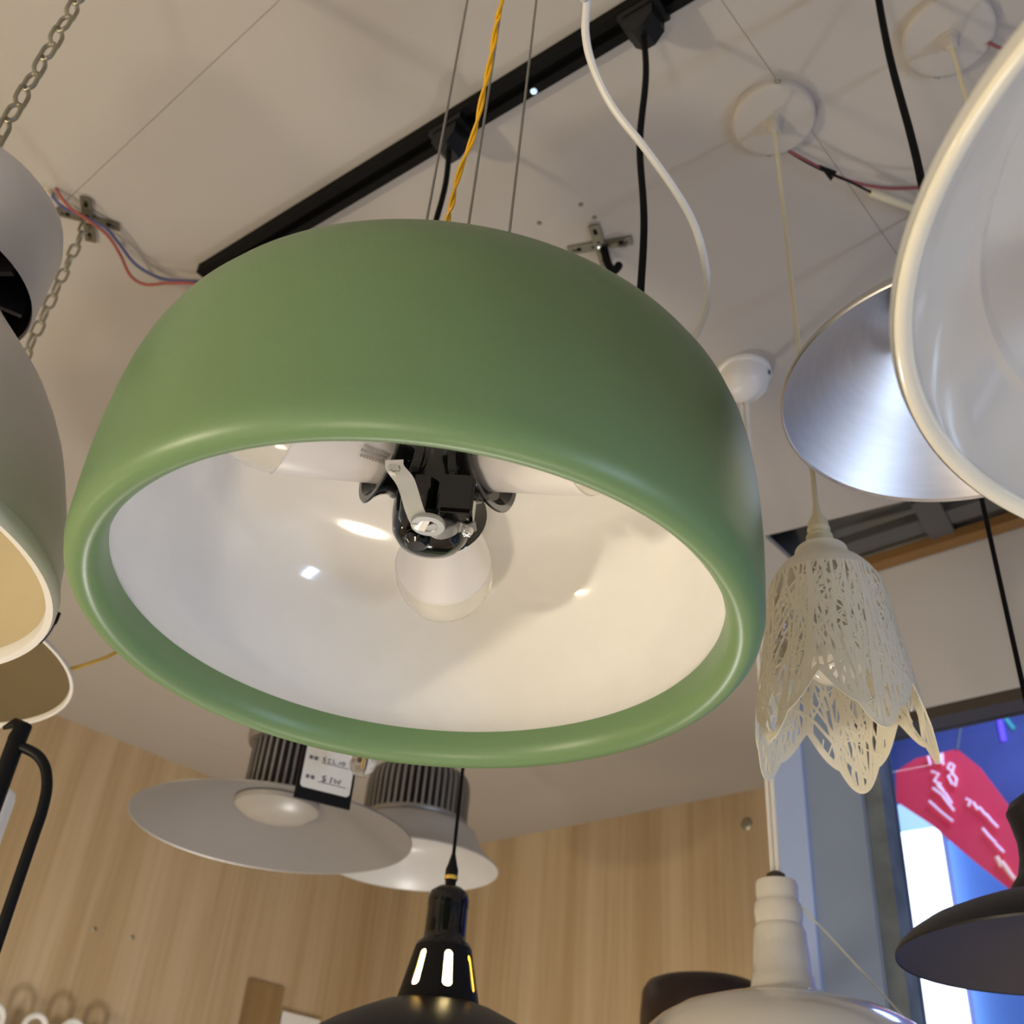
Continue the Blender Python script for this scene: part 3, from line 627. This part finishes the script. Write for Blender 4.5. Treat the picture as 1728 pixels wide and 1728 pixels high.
# ================================================================== black dome by the window
bk = thing('black_dome_lamp', 'dark charcoal dome pendant on a thin black cord in front of the window', 'pendant lamp', (-.2579, 1.02, ZC + .2361))
build('shade', MB().lathe([(.149, .001), (.1500, 0), (.1505, .002), (.147, .008), (.138, .016), (.124, .025), (.105, .033), (.085, .0405), (.066, .0465), (.050, .051), (.046, .054), (.0455, .060), (.038, .070), (.034, .085), (.033, .10), (.036, .118), (.038, .126), (.034, .134), (.022, .143), (.008, .150), (0, .151)], 96), 'black_shade', bk, sharp=40)
build('inside_coating', MB().lathe([(.149, .001), (.145, .006), (.135, .014), (.121, .0225), (.102, .0305), (.082, .038), (.06, .0445), (0, .05)], 96), 'charcoal', bk)
build('cord_grip', MB().lathe([(.008, .148), (.007, .165), (.003, .175), (0, .175)], 16), 'black_satin', bk)
build('cord', MB().tube([(0, 0, .17), (0, 0, 1.2 - .2361)], .0026, 8), 'black_matt', bk)

# ================================================================== white porcelain-neck pendant (bottom right)
wx, wy = t.location.x, t.location.y
wq = at_d(1312, 1520, 1.27); wx, wy = wq.x, wq.y
wl = thing('porcelain_pendant_lamp', 'white enamel pendant with stepped porcelain neck and thin slanting wire', 'pendant lamp', (wx, wy, ZC + .10))
build('shade', MB().lathe([(.198, .0), (.200, .0), (.200, .004), (.195, .03), (.187, .06), (.176, .09), (.160, .115), (.143, .130), (.118, .144), (.085, .1535), (.056, .158), (.050, .163), (.0375, .166), (.0365, .172)], 100), 'porcelain', wl, sharp=45)
build('neck', MB().lathe([(.0365, .170), (.0355, .182), (.0338, .184), (.0330, .200), (.0305, .232), (.0285, .237), (.0268, .2395), (.0275, .243), (.0285, .252), (.0280, .262), (.0258, .2655), (.0245, .268), (.0250, .272), (.0255, .285), (.0238, .290), (.018, .2925), (0, .293)], 56), 'porcelain', wl, sharp=45)
build('collar', MB().lathe([(.010, .291), (.012, .293), (.011, .299), (.006, .302), (0, .302)], 20), 'brown_frame', wl)
for dx, m in ((-.0035, 'white_plastic'), (.0035, 'dull_red_wire' if False else 'cream_plastic')):
    build('cord', MB().tube([(dx, 0, .298), (dx * 1.3, 0, 1.1)], .0033, 8), 'white_plastic', wl)
q0 = Vector((.008, 0, .297)); q1 = at_d(1510, 1700, 1.20) - Vector(wl.location)
build('slanting_wire', MB().tube(spline([q0, at_d(1345, 1522, 1.255) - Vector(wl.location), at_d(1400, 1580, 1.24) - Vector(wl.location), q1, q1 + (q1 - q0) * .4], 4), .0012, 6), 'cream_plastic', wl)

# dark lamp behind it
w = at_d(1190, 1728, 1.95)
dl = thing('dark_drum_lamp', 'dark brown glossy drum shade floor lamp half hidden behind the white enamel pendant', 'floor lamp', (w.x, w.y, 0))
zd = w.z - .14
build('shade', MB().lathe([(.120, zd), (.122, zd), (.120, zd + .15), (.116, zd + .190), (.106, zd + .206), (.088, zd + .213), (.03, zd + .215), (0, zd + .215)], 64), 'dark_leather', dl, sharp=50)
build('pole', MB().tube([(0, 0, .02), (0, 0, zd + .21)], .01, 12), 'black_satin', dl)
build('base', MB().lathe([(0, 0), (.14, 0), (.14, .015), (.02, .025), (0, .025)], 40), 'black_satin', dl)

# ================================================================== black slotted pendant with a lit bulb
px_, py_ = -.8804, .8849
bp = thing('slotted_pendant_lamp', 'black pendant with glowing vent slots around its neck', 'pendant lamp', (px_, py_, ZC + .10))
# slotted neck: wall built between slot columns
def slotted(r0, z0, r1, z1, ns, phase, sw=.34, zs0=.2, zs1=.86):
    mb = MB(); ni = 7
    for s in range(ns):
        a0_ = phase + 2 * math.pi * s / ns; half = math.pi / ns; hw = half * sw
        def rr(f): return r0 + (r1 - r0) * f
        def P(a, f, t=0): r = rr(f) - t; return (r * math.cos(a), r * math.sin(a), z0 + (z1 - z0) * f)
        arcs = []
        # solid between slots
        N = 5
        for k in range(N):
            u0 = a0_ + hw + (2 * half - 2 * hw) * k / N; u1 = a0_ + hw + (2 * half - 2 * hw) * (k + 1) / N
            fs_ = [0, zs0, .5, zs1, 1]
            for f0, f1 in zip(fs_, fs_[1:]):
                for t, o in ((0, 0), (.002, 1)): mb.add([P(u0, f0, t), P(u1, f0, t), P(u1, f1, t), P(u0, f1, t)], [(0, 1, 2, 3)], o)
        # caps below and above with rounded slot ends
        for k in range(6):
            u0 = a0_ - hw + 2 * hw * k / 6; u1 = a0_ - hw + 2 * hw * (k + 1) / 6
            e = lambda u: .06 * math.sqrt(max(0, 1 - ((u - a0_) / hw) ** 2))
            for t in (0, .002):
                mb.add([P(u0, 0, t), P(u1, 0, t), P(u1, zs0 + .06 - e(u1), t), P(u0, zs0 + .06 - e(u0), t)], [(0, 1, 2, 3)], 1 if t else 0)
                mb.add([P(u0, zs1 - .06 + e(u0), t), P(u1, zs1 - .06 + e(u1), t), P(u1, 1, t), P(u0, 1, t)], [(0, 1, 2, 3)], 1 if t else 0)
    return mb
va = math.atan2(-py_, -px_)                            # toward the eye
build('vented_neck', slotted(.0455, .112, .0315, .170, 7, va + .19, .30), ['black_satin', 'gold_inside'], bp, sharp=60)
build('shade', MB().lathe([(.178, 0), (.180, 0), (.180, .003), (.172, .03), (.156, .052), (.134, .071), (.110, .086), (.085, .098), (.062, .108), (.0500, .1115), (.0465, .113)], 100), 'black_shade', bp, sharp=45)
build('inside_coating', MB().lathe([(.178, .001), (.169, .03), (.153, .05), (.131, .069), (.107, .083), (.082, .095), (.059, .105), (.046, .110)], 100), 'gold_inside', bp)
build('holder', MB().lathe([(.0318, .168), (.0300, .1735), (.0245, .178), (.0238, .184), (.0232, .212), (.0238, .2145), (.0238, .222), (.0215, .230), (.014, .2355), (.006, .238), (0, .238)], 48), 'black_gloss', bp, sharp=45)
build('cord_grip', MB().lathe([(.0060, .236), (.0065, .243), (.0060, .2435), (.0075, .245), (.0075, .256), (.0055, .262), (.0035, .270), (.002, .276), (0, .276)], 20), 'black_satin', bp)
build('brass_ring', MB().lathe([(.0076, .2445), (.0080, .2455), (.0080, .248), (.0076, .249)], 20, closed=True), 'gold_inside', bp)
build('bulb', MB().lathe([(0, .171), (.0235, .171), (.026, .150), (.034, .118), (.036, .09), (.030, .065), (.014, .050), (0, .047)], 32), 'lit_bulb', bp)
build('cord', MB().tube([(0, 0, .27), (0, 0, 1.1)], .0021, 8), 'black_matt', bp)
light('POINT', 'slotted_pendant_bulb', (px_, py_, ZC + .10 + .03), 3.0, (1.0, 0.86, 0.52), .03)

# ================================================================== high bay lamps
def fin_mesh(r0, r1, z0, z1, th, round_top=False):
    mb = MB()
    if round_top:
        n = 6; pts = [(r0, z0), (r1, z0)] + [(r1 - (r1 - r0) * .45 * (1 - math.cos(math.pi/2*i/n)), z1 - (z1 - z0) * .35 * (1 - math.sin(math.pi/2*i/n))) for i in range(n + 1)] + [(r0, z1)]
    else: pts = [(r0, z0), (r1, z0), (r1, z1), (r0, z1)]
    mb.prism([(r, -th / 2, z) for r, z in pts], (0, th, 0)); return mb
h1 = thing('high_bay_lamp', 'wide shallow aluminium high bay lamp with finned column and price tag before it', 'high bay lamp', (-1.5057, 1.07, ZC + .5528))
build('shade', MB().lathe([(.2385, .001), (.2400, 0), (.2405, .0025), (.232, .006), (.17, .0265), (.11, .046), (.082, .053), (.0, .054)], 110), 'cast_aluminium', h1, sharp=50)
build('inside_coating', MB().lathe([(.2385, .001), (.231, .004), (.169, .0245), (.109, .044), (.075, .050), (0, .051)], 110), 'grey_paint', h1)
build('lens', MB().lathe([(.074, .048), (.072, .040), (.055, .028), (.03, .022), (0, .020)], 48), 'lens_grey', h1)
build('heat_core', MB().lathe([(0, .052), (.050, .052), (.050, .185), (0, .185)], 32), 'charcoal', h1)
fo = None
for i in range(32):
    if fo is None: fo = build('fin', fin_mesh(.048, .064, .055, .18, .0035), 'cast_aluminium', h1, smooth=False)
    else: share(fo, h1, (0, 0, 0), (0, 0, 2 * math.pi * i / 32))
build('collar', MB().lathe([(0, .05), (.076, .05), (.076, .057), (0, .057)], 48), 'cast_aluminium', h1)
build('driver_ring', MB().lathe([(.056, .150), (.073, .152), (.076, .162), (.076, .185), (.07, .19), (0, .192)], 48), 'cast_aluminium', h1)
build('suspension_rod', MB().tube([(0, 0, .19), (0, 0, 1.2 - .5528)], .004, 8), 'galvanised', h1)
k2 = .2 / .16
h2 = thing('high_bay_lamp', 'bell-shaped white high bay lamp with dark ribbed heat sink on top', 'high bay lamp', (-1.4065 * k2, 1.3037 * k2, ZC + .5462 * k2))
build('shade', MB().lathe([(.198, .001), (.200, 0), (.2005, .003), (.190, .012), (.172, .030), (.155, .055), (.143, .078), (.125, .090), (.10, .095), (0, .096)], 100), 'pale_grey', h2, sharp=50)
build('inside_coating', MB().lathe([(.198, .001), (.188, .011), (.170, .028), (.152, .053), (.139, .075), (.12, .086), (0, .089)], 100), 'pale_grey', h2)
build('heat_core', MB().lathe([(0, .096), (.085, .096), (.085, .205), (0, .205)], 48), 'charcoal', h2)
build('collar', MB().lathe([(.10, .094), (.118, .094), (.120, .099), (.118, .104), (.08, .104)], 64), 'cast_aluminium', h2)
fo = None
for i in range(48):
    if fo is None: fo = build('fin', fin_mesh(.083, .120, .100, .21, .005, True), 'cast_aluminium', h2, smooth=False)
    else: share(fo, h2, (0, 0, 0), (0, 0, 2 * math.pi * i / 48))
build('suspension_rod', MB().tube([(0, 0, .2), (0, 0, CEIL - h2.location.z)], .004, 8), 'galvanised', h2)

# price tag
dT = 1.40
TL, BL, BR = at_d(514, 1253, dT), at_d(493, 1345, dT), None
BL = at_y(493, 1345, TL.y); BL = Vector((TL.x, TL.y, BL.z))
BR = at_h(590, 1367, BL.z - ZC)
u = (BR - BL); Wt = u.length; u.normalize(); v = Vector((0, 0, 1)); nrm = u.cross(v)
if nrm.dot(EYE - BL) < 0: nrm = -nrm
Ht = Wt * 1.42
tg = thing('price_tag', 'black price tag with white handwritten card hanging before the wide high bay lamp', 'price tag', BL)
build('holder', MB().prism([(0, 0, 0), u * Wt, u * Wt + v * Ht, v * Ht], -nrm * .003), 'black_satin', tg, smooth=False)
def rrect(x0, y0, x1, y1, r, n=5):
    out = []
    for cx, cy, a in ((x1 - r, y0 + r, -90), (x1 - r, y1 - r, 0), (x0 + r, y1 - r, 90), (x0 + r, y0 + r, 180)):
        for i in range(n + 1): t = math.radians(a + 90 * i / n); out.append(u * (cx + r * math.cos(t)) + v * (cy + r * math.sin(t)))
    return out
card = build('card', MB().prism([p + nrm * .0002 for p in rrect(Wt * .06, Wt * .20, Wt * .95, Ht * .97, Wt * .07)], nrm * .0006), 'card_white', tg, smooth=False)
def stroke(mb, pts, w=.0006):
    P = [u * (x * Wt) + v * (y * Wt) + nrm * .0012 for x, y in pts]; mb.tube(P, w, 5)
ink = MB()
for y in (.72, .38): stroke(ink, [(.36, y - .035), (.86, y - .035)], .0004)           # ruled lines
stroke(ink, [(.36, .98), (.39, 1.06)]); stroke(ink, [(.46, .96), (.49, 1.05)]); stroke(ink, [(.52, .96), (.55, 1.05)]); stroke(ink, [(.44, 1.03), (.58, 1.04)]); stroke(ink, [(.44, .99), (.57, 1.0)]); stroke(ink, [(.62, 1.05), (.68, 1.06), (.69, 1.02), (.63, .97), (.72, .97)])
stroke(ink, [(.42, .79), (.37, .77), (.41, .74), (.37, .71), (.42, .72), (.38, .76)]); stroke(ink, [(.52, .78), (.47, .77), (.47, .72), (.52, .72)]); stroke(ink, [(.56, .79), (.56, .72), (.61, .72)]); stroke(ink, [(.64, .715), (.645, .72)]); stroke(ink, [(.68, .78), (.68, .72)]); stroke(ink, [(.73, .78), (.72, .74), (.75, .72), (.78, .75), (.76, .78), (.73, .78)])
stroke(ink, [(.48, .47), (.42, .45), (.47, .41), (.42, .37), (.46, .36), (.48, .40), (.43, .43)], .0008); stroke(ink, [(.58, .47), (.57, .37)], .0008); stroke(ink, [(.64, .45), (.66, .38), (.69, .43), (.72, .38), (.75, .46)], .0008)
for y in (.735, .395):                                # two small printed characters before each line
    for x in (.13, .22):
        for a, b in (((x, y - .02), (x + .06, y - .02)), ((x, y + .015), (x + .06, y + .015)), ((x + .01, y - .03), (x + .01, y + .03)), ((x + .05, y - .03), (x + .05, y + .03)), ((x + .03, y - .03), (x + .03, y + .03))): stroke(ink, [a, b], .0005)
build('lettering', ink, 'ink', card, smooth=False)
tp = u * (Wt * .5) + v * Ht
build('string', MB().tube([tp - nrm * .0015, Vector((tp.x, tp.y, CEIL - BL.z))], .0006, 5), 'white_plastic', tg)
# clear glass bulb beside the tag
gb0 = at_d(612, 1290, 1.33); gbr = .0165
gb = thing('clear_glass_bulb', 'small clear glass bulb with gold filament hanging beside the price tag', 'bulb', gb0)
build('glass', MB().lathe([(0, -gbr), (gbr * .5, -gbr * .87), (gbr * .87, -gbr * .5), (gbr, 0), (gbr * .92, gbr * .5), (gbr * .7, gbr * 1.2), (gbr * .6, gbr * 2), (gbr * .6, gbr * 3)], 40), 'clear_glass', gb)
build('filament_post', MB().tube([(0, 0, -.004), (0, 0, .04)], .0012, 8), 'gold_inside', gb)
build('cap', MB().lathe([(0, .045), (.011, .045), (.0115, .06), (.010, .085), (0, .085)], 24), 'bright_steel', gb)
build('cord', MB().tube([(0, 0, .08), (0, 0, CEIL - gb0.z)], .002, 6), 'black_matt', gb)

# ================================================================== black stand and white tube (bottom left)
st0 = at_d(20, 1450, 1.0)
top = at_d(38, 1222, 1.0); main = Vector((top.x, top.y, top.z))
st = thing('black_lamp_stand', 'black tubular lamp stand with a curved side arm before the wood wall', 'stand', (main.x, main.y, 0))
def sl(p): return p - Vector((main.x, main.y, 0))
tipz = sl(at_h(0, 1226, top.z - ZC))
build('post', MB().tube([(0, 0, 0.02), (0, 0, top.z - .012)], .0082, 14), 'black_satin', st)
build('top_hook', MB().tube([(0, 0, top.z - .016), (0.001, 0.001, top.z - .004), (tipz.x * .35, tipz.y * .35, top.z + .002), (tipz.x * .8, tipz.y * .8, top.z - .002)], [.0088, .0085, .005, .002], 12), 'black_satin', st)
h0 = at_h(46, 1268, at_d(40, 1265, 1.0).z - ZC)
side = (at_d(92, 1340, 1.0) - at_d(28, 1340, 1.0)); side.z = 0; side.normalize(); zz = at_d(38, 1272, 1.0).z
dS = .046
arm = [Vector((0, 0, zz)), side * (.012) + Vector((0, 0, zz - .001)), side * .028 + Vector((0, 0, zz - .009)), side * .040 + Vector((0, 0, zz - .026)), side * dS + Vector((0, 0, zz - .055)), side * dS + Vector((0, 0, zz - .12)), side * dS + Vector((0, 0, zz - .5)), side * dS + Vector((0, 0, .05))]
build('side_arm', MB().tube(spline(arm, 6), .0050, 12), 'black_satin', st)
build('base', MB().lathe([(0, 0), (.16, 0), (.16, .012), (.15, .02), (0, .022)], 48), 'black_satin', st)
wt = at_d(28, 1335, 1.35)
wo = thing('white_tube_lamp', 'white tube lamp with rounded top standing behind the black stand', 'lamp', (wt.x - .012, wt.y - .016, 0))
build('tube', MB().lathe([(0, .02), (.022, .02), (.022, wt.z - .012), (.020, wt.z - .004), (.015, wt.z), (0, wt.z)], 32), 'white_plastic', wo)
build('base', MB().lathe([(0, 0), (.08, 0), (.08, .012), (.024, .02), (0, .022)], 40), 'white_plastic', wo)

# ================================================================== things on the wood walls
def wall_screw(p, axis, label):
    rot = (0, math.pi / 2, 0) if axis == 'x' else (math.pi / 2, 0, 0)
    return tag(build('wall_screw', MB().lathe([(0, .003), (.006, .0025), (.009, 0)], 16), 'galvanised', None, tuple(p), rot=rot), label, 'screw')
q = at_y(1260, 1390, YB); o = wall_screw((q.x, YB, q.z), 'y', 'grey screw cap high on the wood wall beside the pilaster')
o.scale = (2.2, 2.2, 2)
for px, py, lb_ in ((160, 1568, 'tiny screw in the wood wall beside the black stand'), (223, 1582, 'tiny screw in the wood wall below the wide high bay lamp')):
    q = at_x(px, py, XL); wall_screw((XL, q.y, q.z), 'x', lb_).scale = (.8, .8, .8)
# wall shelf with a row of white tube bulbs, a wood strip and a white card
zsh = at_x(100, 1760, XL + .08).z
shf = thing('wall_shelf', 'narrow wooden shelf along the left wood wall', 'shelf', (XL, 1.7, zsh - .02 - .08))
build('board', MB().box((0, -.6, 0), (.16, .9, .02)), 'wood_dark', shf, smooth=False)
for s in (-.4, .6): build('support', MB().box((0, s - .01, -.10), (.02, s + .01, 0)), 'black_satin', shf, smooth=False)
ub = None
lab = ['white looped tube bulb on the wall shelf beside the black stand']
for i, (px, py) in enumerate(((-6, 1690), (66, 1708), (128, 1718), (184, 1734))):
    q = at_x(px, py, XL + .09); Hb = q.z - (zsh - .08)
    t = thing('loop_bulb', 'white looped tube bulb, ' + ('fourth', 'third', 'second', 'nearest')[i] + ' from the wood strip on the wall shelf', 'bulb', (XL + .09, q.y, zsh - .08), 'looped tube bulbs on the wall shelf')
    n = 14; w_ = .030
    arc = [Vector((0, -w_, .05))] + [Vector((0, w_ * math.cos(math.pi * (1 - j / n)), Hb - w_ - .008 + (w_) * math.sin(math.pi * (1 - j / n)))) for j in range(n + 1)] + [Vector((0, w_, .05))]
    build('loop', MB().tube(arc, .008, 10), 'white_plastic', t)
    build('base', MB().lathe([(0, 0), (.03, 0), (.034, .02), (.038, .05), (.036, .055), (0, .055)], 24), 'white_plastic', t)
q0 = at_x(418, 1652, XL); q1 = at_x(478, 1662, XL); zb = zsh - .08
tag(build('wood_strip', MB().box((0, 0, 0), (.012, q1.y - q0.y, q0.z - zb)), 'wood_dark', None, (XL, q0.y, zb), smooth=False), 'darker wood strip standing upright against the wood wall', 'wood strip')
q0 = at_x(478, 1706, XL + .02); q1 = at_x(542, 1716, XL + .02)
tag(build('white_card', MB().box((0, 0, 0), (.004, q1.y - q0.y, q0.z - zb)), 'card_white', None, (XL + .016, q0.y, zb), smooth=False), 'white card propped on the shelf beside the wood strip', 'card')

# ================================================================== the street beyond the window
YS = 4.3
fa = thing('street_facade', 'blue-lit shop front across the street', 'building', (0, YS + .1, 0))
build('wall', MB().box((-4.5, 0, 0), (4.5, .2, 4.6)), 'facade_blue', fa, smooth=False)
q0 = at_y(1600, 1420, YS + .08); build('glazing', MB().box((q0.x, -.03, 0), (q0.x + 1.2, 0, q0.z)), 'facade_cyan', fa, smooth=False)
def yb(px, py, y): return at_y(px, py, y)
a = yb(1506, 1412, YS); b = yb(1578, 1400, YS)
sb = thing('lit_sign_box', 'tall glowing white sign box across the street', 'sign', (a.x, YS, 0))
build('face', MB().box((0, -.01, 0.2), (b.x - a.x, .06, b.z)), 'signbox_white', sb, smooth=False)
c = yb(1500, 1362, YS); build('upper_face', MB().box((-.02, -.01, b.z + .006), (b.x - a.x + .0, .06, c.z)), 'signbox_pale', sb, smooth=False)
YN = 3.6
bpoly = [(1512, 1302), (1545, 1280), (1615, 1264), (1650, 1292), (1690, 1345), (1728, 1398), (1790, 1470), (1790, 1580), (1700, 1498), (1640, 1450), (1570, 1390), (1512, 1352)]
b0 = yb(1600, 1380, YN)
bn = thing('red_banner', 'red slanted banner with pale lettering hanging over the street', 'banner', b0)
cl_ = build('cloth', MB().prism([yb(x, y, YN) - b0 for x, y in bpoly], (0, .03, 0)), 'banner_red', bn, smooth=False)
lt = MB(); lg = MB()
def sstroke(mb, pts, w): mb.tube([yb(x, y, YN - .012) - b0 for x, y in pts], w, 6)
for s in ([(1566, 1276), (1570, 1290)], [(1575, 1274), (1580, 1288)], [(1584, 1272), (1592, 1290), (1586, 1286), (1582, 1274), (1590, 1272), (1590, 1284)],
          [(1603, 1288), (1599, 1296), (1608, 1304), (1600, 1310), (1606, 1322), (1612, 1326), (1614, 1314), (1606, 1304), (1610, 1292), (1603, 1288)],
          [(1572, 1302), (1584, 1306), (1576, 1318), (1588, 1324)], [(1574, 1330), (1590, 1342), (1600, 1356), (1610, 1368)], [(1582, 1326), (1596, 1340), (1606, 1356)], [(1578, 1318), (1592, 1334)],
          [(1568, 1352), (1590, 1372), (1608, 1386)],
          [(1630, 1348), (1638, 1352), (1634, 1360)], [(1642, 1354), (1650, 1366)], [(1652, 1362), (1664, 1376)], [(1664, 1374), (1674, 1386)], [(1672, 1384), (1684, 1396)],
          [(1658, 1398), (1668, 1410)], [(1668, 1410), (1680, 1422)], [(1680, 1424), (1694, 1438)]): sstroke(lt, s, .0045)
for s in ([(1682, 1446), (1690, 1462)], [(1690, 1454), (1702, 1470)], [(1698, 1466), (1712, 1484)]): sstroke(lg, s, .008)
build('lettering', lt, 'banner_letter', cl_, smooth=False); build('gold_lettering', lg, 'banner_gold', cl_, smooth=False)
build('hanger', MB().tube([yb(1615, 1266, YN) - b0, yb(1640, 1100, YN + .2) - b0], .006, 6), 'void_grey', bn)
c0 = yb(1688, 1220, YS + .085)
tag(build('violet_neon_tube', MB().tube([yb(1684, 1190, YS + .085) - c0, yb(1688, 1220, YS + .085) - c0, yb(1694, 1250, YS + .085) - c0], .012, 8), 'neon_violet', None, tuple(c0)), 'short violet neon tube outside above the red banner', 'neon tube')
c0 = yb(1704, 1221, YS + .085)
tag(build('green_neon_tube', MB().tube([yb(1697, 1212, YS + .085) - c0, yb(1711, 1230, YS + .085) - c0], .009, 8), 'neon_green', None, tuple(c0)), 'short green neon tube outside beside the violet one', 'neon tube')
